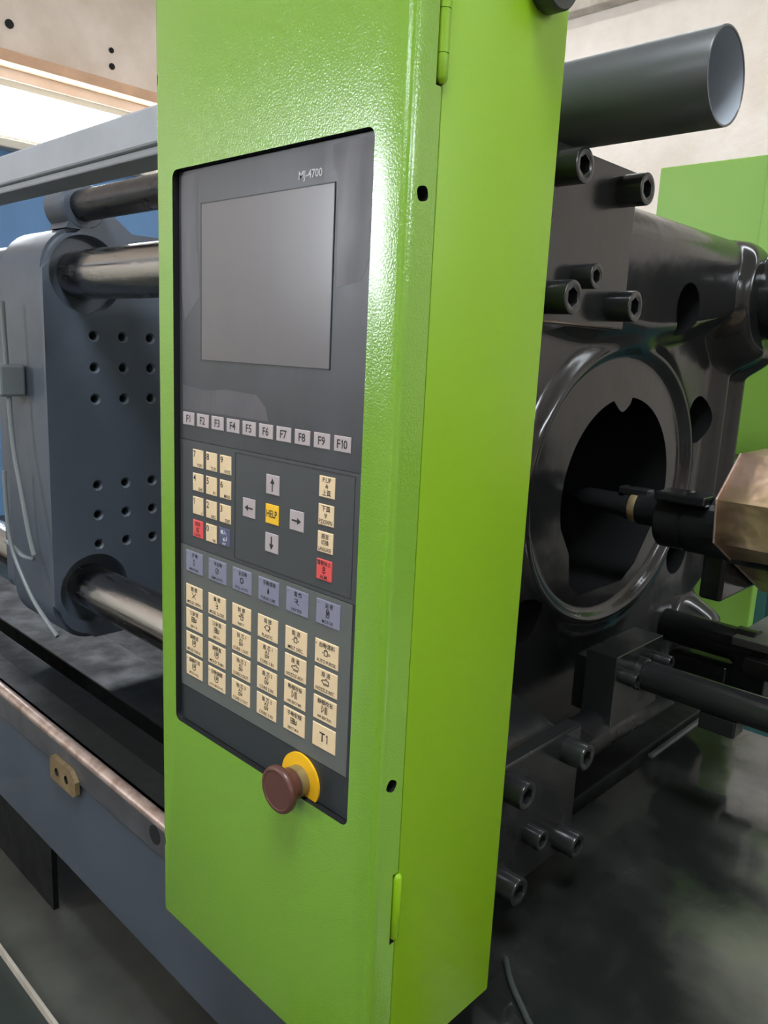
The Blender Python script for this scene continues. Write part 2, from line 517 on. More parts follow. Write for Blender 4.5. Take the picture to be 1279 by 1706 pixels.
def build_stationary_platen():
    root = thing('stationary_platen', 'glossy black cast platen with large oval nozzle opening', 'machine platen', (-.9, .91, .76))
    ny, nz = 230, 210
    y0, y1, z0, z1 = 0.31, 1.51, 0.76, 1.82
    ys = np.linspace(y0, y1, ny); zs = np.linspace(z0, z1, nz)
    # pull the grid onto the rounded outline
    Y, Z = np.meshgrid(ys, zs, indexing='ij')
    r = 0.12
    cyy = np.clip(Y, y0 + r, y1 - r); czz = np.clip(Z, z0 + r, z1 - r)
    dy, dz = Y - cyy, Z - czz
    m = np.maximum(np.abs(dy), np.abs(dz)); L = np.hypot(dy, dz)
    k = np.where((np.abs(dy) > 0) & (np.abs(dz) > 0), m / np.maximum(L, 1e-9), 1.0)
    Y = cyy + dy * k; Z = czz + dz * k
    Y = np.where(Y > 1.2, Y - .085 * ss(1.28, 1.08, Z) * (Y - 1.2) / .31, Y)
    Z = np.where(Z > 1.3, Z - .028 * ss(.66, .54, Y) * (Z - 1.3) / .52, Z)
    X = platen_height(Y, Z)
    verts = np.stack([X, Y, Z], -1).reshape(-1, 3)
    idx = np.arange(ny * nz).reshape(ny, nz)
    faces = np.stack([idx[:-1, :-1], idx[1:, :-1], idx[1:, 1:], idx[:-1, 1:]], -1).reshape(-1, 4).tolist()
    ring = list(idx[:, 0]) + list(idx[-1, 1:]) + list(idx[-2::-1, -1]) + list(idx[0, -2:0:-1])
    back = []
    vl = verts.tolist()
    for i in ring:
        back.append(len(vl)); vl.append([-1.08, vl[i][1], vl[i][2]])
    n = len(ring)
    for k2 in range(n):
        faces.append([int(ring[k2]), int(ring[(k2 + 1) % n]), back[(k2 + 1) % n], back[k2]])
    faces.append(back)
    me = bpy.data.meshes.new('casting'); me.from_pydata(vl, [], faces); me.validate()
    me.materials.append(BLACKC)
    for p in me.polygons: p.use_smooth = True
    bm = bmesh.new(); bm.from_mesh(me); bmesh.ops.recalc_face_normals(bm, faces=bm.faces[:]); bm.to_mesh(me); bm.free()
    me.set_sharp_from_angle(angle=math.radians(48))
    o = bpy.data.objects.new('casting', me); o.location = (.9, -.91, -.76)
    link(o, root)
    cut = nb()
    pts = []
    for k in range(72):
        a = 2 * math.pi * k / 72
        y, z = 0.948 + .207 * math.cos(a), 1.30 + .183 * math.sin(a)
        if z > 1.40 and abs(y - .932) < .022: continue
        if z < 1.25: continue
        pts.append((y, z, a))
    top = [(y, z) for y, z, a in pts]
    # top of the hole runs counter-clockwise from the right; a small tab hangs in at the top, a slot opens below
    a_r = [q for q in top if q[0] > .932]; a_l = [q for q in top if q[0] <= .932]
    right = sorted([q for q in a_r], key=lambda q: math.atan2(q[1] - 1.30, q[0] - .948))
    left = sorted([q for q in a_l], key=lambda q: math.atan2(q[1] - 1.30, q[0] - .948) % (2 * math.pi))
    poly = right + [(.960, 1.470), (.944, 1.459), (.932, 1.455), (.920, 1.459), (.904, 1.470)] + left + [(.785, 1.20), (.795, 1.14), (.83, 1.112), (1.00, 1.112), (1.05, 1.14), (1.10, 1.20)]
    prism(cut, poly, 'x', -.99, -.6)
    for cy, cz, r in ((1.06, 1.652, .05), (1.287, 1.43, .052), (1.262, 1.13, .05), (0.66, 1.10, .04)):
        cyl(cut, (-.90, cy, cz), (-.5, cy, cz), r, 36)
    boolean_cut(o, cut, BLACKC)
    shade(o, 44)
    # feet down onto the bed
    for ya, yb in ((.42, .70), (1.15, 1.42)):
        obj('foot', box(nb(), -1.06, -.74, ya, yb, .755, .80, .01), BLACKC, root)
    # rear tie bar nuts
    bm = nb()
    lathe(bm, (-.72, TYR, TZU + .012), (1, 0, 0), [(0, .105), (.03, .105), (.036, .098), (.04, .092), (.40, .092), (.41, .088)], 48)
    obj('tie_bar_nut', bm, BLACKC, root, smooth=40)
    # cast tie bar pad rib running down to the lower block
    bm = nb(); cyl(bm, (-.61, .56, .915), (-.61, 1.0, .915), .036, 32, .004)
    obj('cross_bar', bm, STEELD, root, smooth=True)
    return root


build_stationary_platen()


def keeper_plate(cz, label, small_dz, group):
    root = thing('keeper_plate', label, 'bolted plate', (-.55, TY, cz))
    bm = nb(); box(bm, -.560, -.534, .318, .545, cz - .100, cz + .100, .003)
    obj('plate', bm, BLACKP, root)
    for y in (.356, .507):
        for dz in (.071, -.071):
            bm = nb(); socket_bolt(bm, (-.534, y, cz + dz), (1, 0, 0), .0195, .034)
            obj('bolt', bm, BLACKB, root, smooth=40)
    bm = nb(); socket_bolt(bm, (-.534, .418, cz + small_dz), (1, 0, 0), .0150, .026)
    obj('bolt', bm, BLACKB, root, smooth=40)


keeper_plate(TZU, 'black square plate with five socket bolts directly under the open grey pipe', -.042, None)
keeper_plate(0.917, 'dark bolted plate with five socket bolts low beside the black deck', -.026, None)

# tie bars
for y, z, lab in ((TY, TZU, 'upper steel tie bar entering the moving platen just below the round rod'),
                  (TY, TZL, 'lower shiny steel tie bar close above the machine bed')):
    bm = nb(); cyl(bm, (-3.4, y, z), (-1.081, y, z), .056, 48)
    tag(obj('tie_bar', bm, STEEL, None, smooth=True), lab, 'tie bar', 'tie bars between the platens')

# safety rod and its open pipe cover
PZ = 1.849
bm = nb()
lathe(bm, (-1.02, TY, PZ), (1, 0, 0), [(0, .0462), (0, .049), (.634, .049), (.635, .0485), (.635, .0465), (.634, .0462)], 64, False, False)
root = thing('pipe_cover', 'dark grey open-ended pipe above the bolted black plate', 'pipe', (-.7, TY, PZ))
obj('pipe_wall', bm, PIPEM, root, smooth=40)
bm = nb(); lathe(bm, (-1.02, TY, PZ), (1, 0, 0), [(0, .0462), (.634, .0462)], 64, False, False)
bore = obj('pipe_bore', bm, PIPEI, root, smooth=True)
bore.data.flip_normals()
bm = nb(); cyl(bm, (-1.0, TY, PZ), (-.93, TY, PZ), .0455, 48); obj('inner_disc', bm, PIPEI, root, smooth=True)

bm = nb(); cyl(bm, (-1.97, TY, PZ - .006), (-1.03, TY, PZ - .006), .034, 40)
tag(obj('safety_rod', bm, STEELD, None, smooth=True), 'dark round rod held in the eye on top of the moving platen', 'rod')


def build_moving_platen():
    root = thing('moving_platen', 'dark steel moving platen with rows of threaded holes', 'machine platen', (-1.98, .92, .79))
    bm = nb()
    prism(bm, rrect(.326, 1.52, .795, 1.795, .10, 8), 'x', -2.10, -1.85)
    bmesh.ops.bevel(bm, geom=[e for e in bm.edges if abs(e.verts[0].co.x - e.verts[1].co.x) < 1e-5], offset=.012, segments=3, affect='EDGES')
    o = obj('slab', bm, PLATEN, root)
    cut = nb()
    for y in (TY, TYR):
        for z in (TZU, TZL):
            cyl(cut, (-1.885, y, z), (-1.80, y, z), .089, 40)
            cyl(cut, (-2.2, y, z), (-1.90, y, z), .058, 32)
    for k in range(13):
        y = .444 + .0745 * k
        for z in (1.55, 1.475, 1.40, 1.188, 1.113, 1.038):
            if min(math.hypot(y - yy, z - zz) for yy in (TY, TYR) for zz in (TZU, TZL)) < .11: continue
            if math.hypot(y - CY, z - CZ) < .10: continue
            lathe(cut, (-1.90, y, z), (1, 0, 0), [(0, .0095), (.045, .0095), (.0505, .0145), (.06, .0145)], 16)
    cyl(cut, (-1.90, CY, 1.293), (-1.80, CY, 1.293), .06, 32)
    boolean_cut(o, cut, PLATEN); shade(o, 30)
    # lip that steps back along the front edge of the slab
    bm = nb(); prism(bm, rrect(.345, .42, .86, 1.76, .03, 5), 'x', -2.19, -2.09)
    obj('edge_rib', bm, PLATEN, root, smooth=30)
    # eye that holds the safety rod
    bm = nb(); lathe(bm, (-1.95, TY, PZ - .006), (1, 0, 0), [(0, .047), (.006, .054), (.094, .054), (.100, .049), (.100, .0345), (0, .0345), (0, .047)], 48, False, False)
    obj('rod_eye', bm, PLATEN, root, smooth=30)
    bm = nb(); prism(bm, [(.385, 1.79), (.395, 1.81), (.405, 1.803), (.43, 1.800), (.458, 1.806), (.478, 1.83), (.495, 1.835), (.545, 1.798), (.56, 1.79)], 'x', -1.94, -1.852)
    obj('eye_gusset', bm, PLATEN, root)
    return root


build_moving_platen()

# hoses on the operator side of the moving platen
hoses = [([(-1.98, .285, 1.62), (-1.97, .285, 1.45), (-1.955, .285, 1.29), (-1.92, .285, 1.18), (-1.885, .285, 1.08), (-1.865, .287, 1.03)], .006,
          'thin grey hose running down the edge of the moving platen'),
         ([(-1.98, .27, 1.22), (-1.975, .27, 1.12), (-1.955, .27, 1.035), (-1.905, .275, .965), (-1.85, .28, .912), (-1.76, .29, .855)], .005,
          'thin grey hose curving down under the moving platen'),
         ([(-2.02, .28, 1.035), (-1.97, .28, 1.03), (-1.925, .285, 1.015), (-1.90, .30, 1.01)], .005, 'short grey hose end beside the moving platen')]
for pts, r, lab in hoses:
    tag(obj('hose', tube(nb(), smooth_path(pts), r), HOSE, None, smooth=True), lab, 'hose', 'hoses at the moving platen')
root = thing('hose_fitting', 'small grey valve block with hose fittings beside the moving platen', 'valve block', (-1.985, .285, 1.42))
bm = nb(); box(bm, -2.03, -1.955, .262, .322, 1.40, 1.475, .006); obj('body', bm, HOSE, root)
for z in (1.41, 1.44, 1.465):
    bm = nb(); cyl(bm, (-1.99, .262, z), (-1.99, .243, z), .009, 12, .002); obj('fitting', bm, STEELD, root, smooth=True)

# ------------------------------------------------------------------ machine bed
root = thing('machine_bed', 'blue-grey machine bed with worn rounded top edge', 'machine bed', (-1.9, .5, .48))
obj('front_panel', box(nb(), -3.6, -.645, .150, .175, .492, .706, .003), BEDP, root)
obj('edge_strip', box(nb(), -3.6, -.645, .146, .180, .7065, .765, .003), BEDS, root)
bm = nb(); cyl(bm, (-3.6, .158, .7615), (-.645, .158, .7615), .0125, 20); obj('worn_edge', bm, WORN, root, smooth=True)
obj('bed_top', box(nb(), -3.6, -.645, .160, .232, .745, .765, .002), BEDD, root)
obj('guide_way', box(nb(), -3.6, -1.09, .262, .345, .66, .712, .004), BEDD, root)
obj('guide_way', box(nb(), -3.6, -1.09, .44, .62, .60, .655, .004), BEDD, root)
obj('guide_way', box(nb(), -3.6, -1.09, 1.38, 1.60, .60, .655, .004), BEDD, root)
obj('web', box(nb(), -3.6, -1.09, .23, .62, .50, .60), BEDD, root)
obj('rear_panel', box(nb(), -3.6, -.98, 1.62, 1.66, .10, .765), BEDD, root)
obj('platen_seat', box(nb(), -1.085, -.645, .235, 1.36, .60, .755, .004), BEDD, root)
obj('shadow_panel', box(nb(), -3.6, -1.92, .32, .335, .013, .50), BEDD, root)  # dark panel added in place of the soft shadow under the bed
obj('shear_plate', box(nb(), -3.6, -1.2, .62, 1.38, .42, .44), BEDD, root)
for x in (-1.36, -3.2):
    for y in (.44, 1.45):
        obj('leg', box(nb(), x, x + .10, y, y + .10, .015, .50, .004), BEDD, root)
bm = nb(); cyl(bm, (-1.076, .1455, .740), (-1.076, .152, .740), .017, 24); obj('bolt_recess', bm, HOLE, root)

# brass stop plate
root = thing('brass_plate', 'small brass plate with two screw holes on the bed edge', 'plate', (-1.40, .146, .71))
bm = nb(); prism(bm, [(-1.452, .733), (-1.372, .733), (-1.350, .716), (-1.350, .690), (-1.360, .682), (-1.455, .682), (-1.460, .688), (-1.460, .727)], 'y', .136, .1455)
p = obj('plate', bm, BRASS, root)
cut = nb(); cyl(cut, (-1.430, .12, .706), (-1.430, .140, .706), .0085, 20); cyl(cut, (-1.388, .12, .707), (-1.388, .140, .707), .0085, 20)
boolean_cut(p, cut)
for x in (-1.430, -1.388):
    bm = nb(); cyl(bm, (x, .1385, .7065), (x, .141, .7065), .0055, 14); obj('screw', bm, STEELD, root, smooth=True)

# guard rail along the top of the operator side
root = thing('guard_top_rail', 'long grey steel rail running above the moving platen', 'rail', (-2.3, .17, 1.81))
obj('beam', box(nb(), -3.6, -.84, .15, .20, 1.815, 1.866, .004), RAILM, root)
obj('lower_lip', box(nb(), -3.6, -.84, .156, .215, 1.803, 1.815, .003), RAILM, root)
for x in (-3.58, -.90):
    obj('post', box(nb(), x, x + .045, .235 if x > -1 else .17, .275 if x > -1 else .21, .77, 1.803 if x < -1 else 1.803, .003), RAILM, root)
obj('arm', box(nb(), -.90, -.855, .155, .275, 1.79, 1.803, .002), RAILM, root)

# tray on the floor
root = thing('drip_tray', 'flat stained steel tray on the floor under the machine', 'tray', (-1.9, .8, 0))
obj('sheet', box(nb(), -3.7, -.9, .165, 1.7, .001, .012), TRAYM, root)
obj('lip', box(nb(), -3.7, -.9, .158, .1655, .001, .024, .001), BEAMM, root)

# ------------------------------------------------------------------ injection side
root = thing('injection_bed', 'broad glossy black steel deck with dusty reflections', 'machine bed', (.3, .7, .1))
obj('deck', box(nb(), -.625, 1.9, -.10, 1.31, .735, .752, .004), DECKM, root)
obj('edge_bead', box(nb(), -.632, -.620, 1.02, 1.31, .748, .757, .003), BEDS, root)
obj('base', box(nb(), -.33, 1.8, .20, 1.25, .10, .735), BEDD, root)

# nozzle, barrel and heater cover
root = thing('injection_nozzle', 'dark nozzle and barrel head with a brass band pointing into the platen', 'nozzle', (-.6, .92, 1.278))
ax = (1, 0, 0)
bm = nb(); lathe(bm, (-.80, .92, 1.283), ax, [(0, .008), (.03, .022), (.11, .022), (.112, .026), (.126, .026)], 32); obj('tip', bm, BLACKC, root, smooth=40)
bm = nb(); lathe(bm, (-.674, .92, 1.283), ax, [(0, .0275), (.004, .0285), (.012, .0285), (.016, .0275)], 32); obj('brass_band', bm, BRASS, root, smooth=40)
bm = nb(); lathe(bm, (-.658, .92, 1.283), ax, [(0, .031), (.04, .031), (.046, .034)], 32); obj('nozzle_neck', bm, BLACKC, root, smooth=40)
bm = nb(); lathe(bm, (-.612, .92, 1.275), ax, [(0, .050), (.004, .054), (.045, .054), (.047, .051), (.052, .051), (.054, .055), (.098, .055)], 40); obj('barrel_head', bm, BLACKC, root, smooth=40)
bm = nb(); box(bm, -.606, -.516, .855, .90, 1.313, 1.330, .004); obj('heater_clamp', bm, BLACKC, root)
bm = nb(); box(bm, -.70, -.640, .905, .93, 1.305, 1.320, .003); obj('thermocouple', bm, STEELD, root)
bm = nb(); lathe(bm, (-.514, .92, 1.275), ax, [(0, .060), (2.2, .060)], 32); obj('barrel', bm, BLACKC, root)
obj('barrel_flange', box(nb(), -.520, -.480, .885, 1.06, 1.150, 1.262, .006), BLACKC, root)
obj('support', box(nb(), -.20, -.17, .88, 1.0, .7525, 1.225, .004), BLACKC, root)

root = thing('heater_cover', 'crumpled bronze coloured faceted sheet cover around the barrel', 'cover', (-.1, .95, 1.28))

def build_heater_cover(root):
    poly = [(.797, 1.272), (.785, 1.343), (.862, 1.411), (.975, 1.413), (1.075, 1.36), (1.11, 1.25), (1.07, 1.137)]
    rnd = random.Random(3)
    nx = 14
    bm = nb(); rings = []
    for i in range(nx):
        x = -.472 + .05 * i
        ring = []
        for k, (y, z) in enumerate(poly):
            y2, z2 = poly[(k + 1) % len(poly)]
            for t in (0, .33, .67):
                j = .004 if (i and t) else 0.0
                ring.append(bm.verts.new((x + (rnd.uniform(-.004, .004) if t else 0) * (i > 0), y + (y2 - y) * t + rnd.uniform(-j, j), z + (z2 - z) * t + rnd.uniform(-j, j))))
        rings.append(ring)
    n = len(rings[0])
    for A, B in zip(rings, rings[1:]):
        for k in range(n):
            bm.faces.new((A[k], A[(k + 1) % n], B[(k + 1) % n], B[k]))
    o = obj('sheet', bm, FOIL, root, smooth=24)
    md = o.modifiers.new('thickness', 'SOLIDIFY'); md.thickness = .0012; md.offset = -1
    # folded seam along the lower front edge
    bm = nb()
    tube(bm, [(-.472, 1.07, 1.137), (-.472, .797, 1.272), (-.472, .785, 1.343), (-.472, .862, 1.411)], .0018, 8)
    obj('rolled_edge', bm, WORN, root, smooth=True)


build_heater_cover(root)

root = thing('carriage_block', 'dark square steel block with two bolts and a round rod', 'block', (-.60, .81, .90))
obj('block', box(nb(), -.636, -.578, .726, .900, .905, 1.060, .0015), BLACKP, root)
obj('mount', box(nb(), -.674, -.636, .76, .87, .93, 1.03), BLACKC, root)
for y, z in ((.750, 1.022), (.880, 1.020)):
    bm = nb(); socket_bolt(bm, (-.578, y, z), (1, 0, 0), .0125, .030); obj('bolt', bm, BLACKB, root, smooth=40)
bm = nb(); lathe(bm, (-.578, .818, 1.008), (1, 0, 0), [(0, .030), (.012, .030), (.013, .027), (1.4, .027)], 36); obj('rod', bm, BLACKP, root, smooth=40)
bm = nb(); box(bm, -.46, -.40, .80, .842, .955, .985, .003); obj('rod_clamp', bm, BLACKC, root)

root = thing('carriage_cylinder', 'black cylinder with grey end bracket behind the square block', 'cylinder', (-.5, 1.12, 1.0))
bm = nb(); lathe(bm, (-.674, 1.125, 1.005), (1, 0, 0), [(0, .034), (.15, .034), (.152, .038), (.19, .038)], 36); obj('barrel', bm, BLACKC, root, smooth=40)
obj('end_bracket', box(nb(), -.517, -.445, 1.075, 1.30, 1.018, 1.034, .002), BEDS, root)
obj('bracket_web', box(nb(), -.512, -.45, 1.09, 1.16, .88, 1.018, .002), BLACKC, root)
bm = nb(); lathe(bm, (-.484, 1.075, .985), (1, 0, 0), [(0, .02), (.5, .02)], 24); obj('piston_rod', bm, BLACKP, root, smooth=40)
obj('valve_body', box(nb(), -.64, -.52, 1.08, 1.20, .87, .965, .004), BLACKC, root)

# a loose cable on the deck by the cabinet
bm = tube(nb(), smooth_path([(-.50, .335, .757), (-.472, .308, .757), (-.44, .285, .757), (-.40, .262, .757), (-.33, .25, .757)]), .004)
tag(obj('cable', bm, RUBBER, None, smooth=True), 'thin black cable lying on the black deck under the cabinet', 'cable')

# green guards behind the platen, teal machine further back
root = thing('rear_guard', 'light green sheet metal guard standing behind the black platen', 'guard', (-.9, 1.92, 0))
obj('panel', box(nb(), -1.182, -.752, 1.90, 1.94, .12, 2.118, .004), GREEN_G, root)
obj('panel', box(nb(), -.867, -.47, 1.885, 1.8995, 1.30, 2.122, .003), GREEN_G, root)
obj('foot', box(nb(), -1.18, -.752, 1.88, 1.96, 0, .12, .003), BEDD, root)
root = thing('teal_cabinet', 'teal painted machine cabinet far behind the bronze cover', 'cabinet', (0, 3, 0))
obj('body', box(nb(), -1.6, -.2, 2.6, 3.3, .1, 1.25, .01), TEAL, root)
obj('plinth', box(nb(), -1.55, -.25, 2.63, 3.27, 0, .1), BEDD, root)
for x in (-.92, -.24):
    obj('door', box(nb(), x - .64, x, 2.585, 2.6, .2, 1.2, .004), TEAL, root)

# ------------------------------------------------------------------ control cabinet
CX0, CX1, CZ0, CZ1, CD = -.801, -.437, .835, 2.10, .202
PX0, PX1, PZ0, PZ1 = -.7675, -.4735, 1.1126, 1.7205
SEAM = .0345
cab = thing('control_cabinet', 'tall lime green control cabinet with dark keypad panel', 'control cabinet', (-.62, .1, .835))

# front cover: opening for the panel, slot holes on both flanks
bm = nb(); box(bm, CX0, CX1, 0, SEAM - .0006, CZ0, CZ1)
bmesh.ops.bevel(bm, geom=[e for e in bm.edges if min(v.co.y for v in e.verts) < 1e-4], offset=.007, segments=4, profile=.5, affect='EDGES')
cover = obj('front_cover', bm, GREEN, cab)
cut = nb(); prism(cut, rrect(PX0, PX1, PZ0, PZ1, .008, 5), 'y', -.02, .0160)
def slot(bm, axis, at0, at1, cu, cz, ru, rz, tilt):
    pts = []
    for k in range(20):
        a = 2 * math.pi * k / 20
        u = ru * math.copysign(abs(math.cos(a)) ** .7, math.cos(a)); w = rz * math.copysign(abs(math.sin(a)) ** .7, math.sin(a))
        pts.append((cu + u * math.cos(tilt) - w * math.sin(tilt), cz + u * math.sin(tilt) + w * math.cos(tilt)))
    prism(bm, pts, axis, at0, at1)
for z, t in ((1.670, 0.2), (1.164, -0.5)):
    slot(cut, 'x', CX1 - .012, CX1 + .01, .0185, z, .0064, .0058, t)
for za, zb in ((1.750, 1.838), (.994, 1.069)):
    box(cut, CX1 - .005, CX1 + .01, SEAM - .0074, SEAM + .003, za, zb)
boolean_cut(cover, cut)
cut = nb()
for z in (1.811, .937):
    slot(cut, 'y', -.01, .012, CX0 + .0045, z, .0026, .0058, 0)
boolean_cut(cover, cut); shade(cover, 40)
tag(cover, 'textured lime green front cover')

bm = nb(); box(bm, CX0, CX1, SEAM + .0006, CD, CZ0, CZ1)
bmesh.ops.bevel(bm, geom=bm.edges[:], offset=.0022, segments=2, profile=.5, affect='EDGES')
obj('cabinet_body', bm, GREEN_D, cab, smooth=30)
obj('seam_gasket', box(nb(), CX0 + .004, CX1 - .0018, SEAM - .002, SEAM + .002, CZ0 + .004, CZ1 - .004), HOLE, cab)

# hinges
for z0, z1, cuts in ((1.752, 1.835, (1.7735, 1.8045)), (.996, 1.067, ())):
    h = nb()
    lathe(h, (CX1 - .0012, SEAM - .0002, z0), (0, 0, 1), [(0, .0020), (.0015, .0038), (.004, .0050)] +
          [q for c in cuts for q in ((c - z0 - .0004, .0050), (c - z0 - .0003, .0043), (c - z0 + .0003, .0043), (c - z0 + .0004, .0050))] +
          [(z1 - z0 - .004, .0050), (z1 - z0 - .0015, .0038), (z1 - z0, .0020)], 20)
    obj('hinge', h, GREEN_D, cab, smooth=40)

# latch knob on the flank
bm = nb(); lathe(bm, (CX1, .160, 1.866), (1, 0, 0), [(0, .0265), (.002, .0275), (.016, .0275), (.018, .0262), (.018, .0195), (.022, .0190), (.024, .0175), (.024, .0105), (.030, .0098), (.031, .0085)], 40)
obj('latch_knob', bm, RUBBER, cab, smooth=40)

# mounting bracket to the platen, behind the cabinet
bm = nb(); box(bm, -.78, -.60, CD, .312, 1.20, 1.45, .003); obj('mounting_bracket', bm, BLACKC, cab)

# ---- operator panel
YP = .007
back = nb(); prism(back, rrect(PX0 + .0004, PX1 - .0004, PZ0 + .0004, PZ1 - .0004, .0076, 5), 'y', .0085, .0159)
panel = obj('operator_panel', back, RIMB, cab)


def plate(name, x0, x1, z0, z1, m, r=.0, y=YP):
    bm = nb()
    poly = rrect(x0, x1, z0, z1, r, 4) if r else [(x1, z1), (x0, z1), (x0, z0), (x1, z0)]
    prism(bm, poly, 'y', y, .0087)
    return obj(name, bm, m, panel)


L, Rr = PX0 + .0012, PX1 - .0012
plate('upper_film', L, Rr, 1.4448, PZ1 - .0012, PANELB)
plate('keypad_film', L, Rr, 1.3262, 1.4440, PANELM)
plate('function_film', L, -.4845, 1.1562, 1.3254, PANELG)
plate('bottom_film', L, Rr, PZ0 + .0012, 1.1554, PANELD)
plate('side_film', -.4838, Rr, 1.1562, 1.3254, PANELD)
plate('screen', -.7240, -.5254, 1.5312, 1.6850, SCREEN, 0, .0064)
bm = nb()
for x0, x1, z0, z1 in ((-.7250, -.5244, 1.6850, 1.6858), (-.7250, -.5244, 1.5304, 1.5312), (-.7250, -.7240, 1.5304, 1.6858), (-.5254, -.5244, 1.5304, 1.6858)):
    box(bm, x0, x1, .0062, .0072, z0, z1)
obj('screen_bezel', bm, RIMB, panel)
bm = nb()
for x0, x1, z0, z1 in ((-.6635, -.4870, 1.4406, 1.4411), (-.4875, -.4870, 1.3300, 1.4411), (-.6635, -.6630, 1.3300, 1.4411), (-.6635, -.4870, 1.3300, 1.3305)):
    box(bm, x0, x1, .0067, .0071, z0, z1)
obj('section_line', bm, RIMB, panel)

# remnants of a protective film, peeled away around the screen
for poly in ([(-.7640, 1.7150), (-.7285, 1.7165), (-.7330, 1.6900), (-.7330, 1.6550), (-.7290, 1.6200), (-.7275, 1.5950), (-.7500, 1.5760), (-.7560, 1.5700), (-.7625, 1.6000)],
             [(-.7600, 1.5030), (-.7200, 1.4990), (-.6800, 1.5030), (-.6300, 1.5010), (-.6150, 1.4900), (-.6100, 1.4770), (-.7600, 1.4770)],
             [(-.5300, 1.7150), (-.4770, 1.7170), (-.4770, 1.6300), (-.4900, 1.6050), (-.5200, 1.6000), (-.5215, 1.6900), (-.5290, 1.7000)]):
    bm = nb(); prism(bm, poly, 'y', YP - .00015, YP + .0005); obj('film_remnant', bm, FILMR, panel)

# ---- printed legends: text and pictograms become flat shapes on the key
TCACHE = {}


def text_geo(s, size):
    if (s, size) in TCACHE: return TCACHE[(s, size)]
    cu = bpy.data.curves.new('t', 'FONT'); cu.body = s; cu.size = size; cu.resolution_u = 2
    cu.align_x = 'CENTER'; cu.space_character = 0.97; cu.offset = 0.012
    ob = bpy.data.objects.new('t', cu); COL.objects.link(ob)
    dg = bpy.context.evaluated_depsgraph_get()
    me = bpy.data.meshes.new_from_object(ob.evaluated_get(dg))
    V = [(v.co.x, v.co.y) for v in me.vertices]; F = [tuple(p.vertices) for p in me.polygons]
    bpy.data.objects.remove(ob); bpy.data.curves.remove(cu); bpy.data.meshes.remove(me)
    if V:
        mx = (min(v[0] for v in V) + max(v[0] for v in V)) / 2; my = (min(v[1] for v in V) + max(v[1] for v in V)) / 2
        V = [(x - mx, y - my) for x, y in V]
    TCACHE[(s, size)] = (V, F)
    return V, F


def one_glyph():
    return ([(.02, 0), (.11, 0), (.11, .70), (.035, .70), (.02, .635), (-.02, .59), (-.09, .555), (-.09, .475), (-.03, .50), (.02, .54)],
            [(0, 1, 2, 9), (9, 2, 3, 4), (9, 4, 5, 8), (8, 5, 6, 7)])


def run_geo(s):
    """short legends with the figure one are set glyph by glyph"""
    V, F, x = [], [], 0.0
    for ch in s:
        if ch == '1':
            v, f = one_glyph()
        else:
            v, f = text_geo(ch, 1.0)
            h = max(q[1] for q in v) - min(q[1] for q in v); k = .70 / h
            v = [(a * k, b * k + .35) for a, b in v]
        mn = min(q[0] for q in v); mx_ = max(q[0] for q in v)
        i = len(V); V += [(a - mn + x, b) for a, b in v]; F += [tuple(q + i for q in t) for t in f]
        x += mx_ - mn + .085
    return [(a - (x - .085) / 2, b - .35) for a, b in V], F


def fit_text(s, h, wmax):
    """text with overall height h, squeezed to wmax"""
    V, F = run_geo(s) if s in ('F1', 'F10', '1', 'T1') else text_geo(s, 1.0)
    hh = max(v[1] for v in V) - min(v[1] for v in V); ww = max(v[0] for v in V) - min(v[0] for v in V)
    k = h / hh if hh > .45 else h / .70
    kx = min(k, wmax / ww)
    return [(x * kx, y * k) for x, y in V], F


def stroke(pts, w, closed=False):
    V, F = [], []
    P = [Vector(p) for p in pts]
    if closed: P.append(P[0])
    for a, b in zip(P, P[1:]):
        d = (b - a)
        if d.length < 1e-9: continue
        d.normalize(); nrm = Vector((-d.y, d.x)) * w / 2; e = d * w / 2
        i = len(V)
        V += [tuple(a - e + nrm), tuple(a - e - nrm), tuple(b + e - nrm), tuple(b + e + nrm)]
        F.append((i, i + 1, i + 2, i + 3))
    return V, F


def poly2(pts): return [tuple(p) for p in pts], [tuple(range(len(pts)))]


def circ(cx, cy, r, n=14): return [(cx + r * math.cos(2 * math.pi * k / n), cy + r * math.sin(2 * math.pi * k / n)) for k in range(n)]


def merge(*gs):
    V, F = [], []
    for v, f in gs:
        i = len(V); V += v; F += [tuple(q + i for q in t) for t in f]
    return V, F


def rectp(x0, x1, y0, y1): return [(x0, y0), (x1, y0), (x1, y1), (x0, y1)]


def arrow(dx, dy, l=.5, w=.13, hw=.25, hl=.42):
    d = Vector((dx, dy)); n_ = Vector((-dy, dx))
    a = d * -l; b = d * (l - hl); c = d * l
    return merge(poly2([a - n_ * w / 2, b - n_ * w / 2, b + n_ * w / 2, a + n_ * w / 2]), poly2([b - n_ * hw, c, b + n_ * hw]))


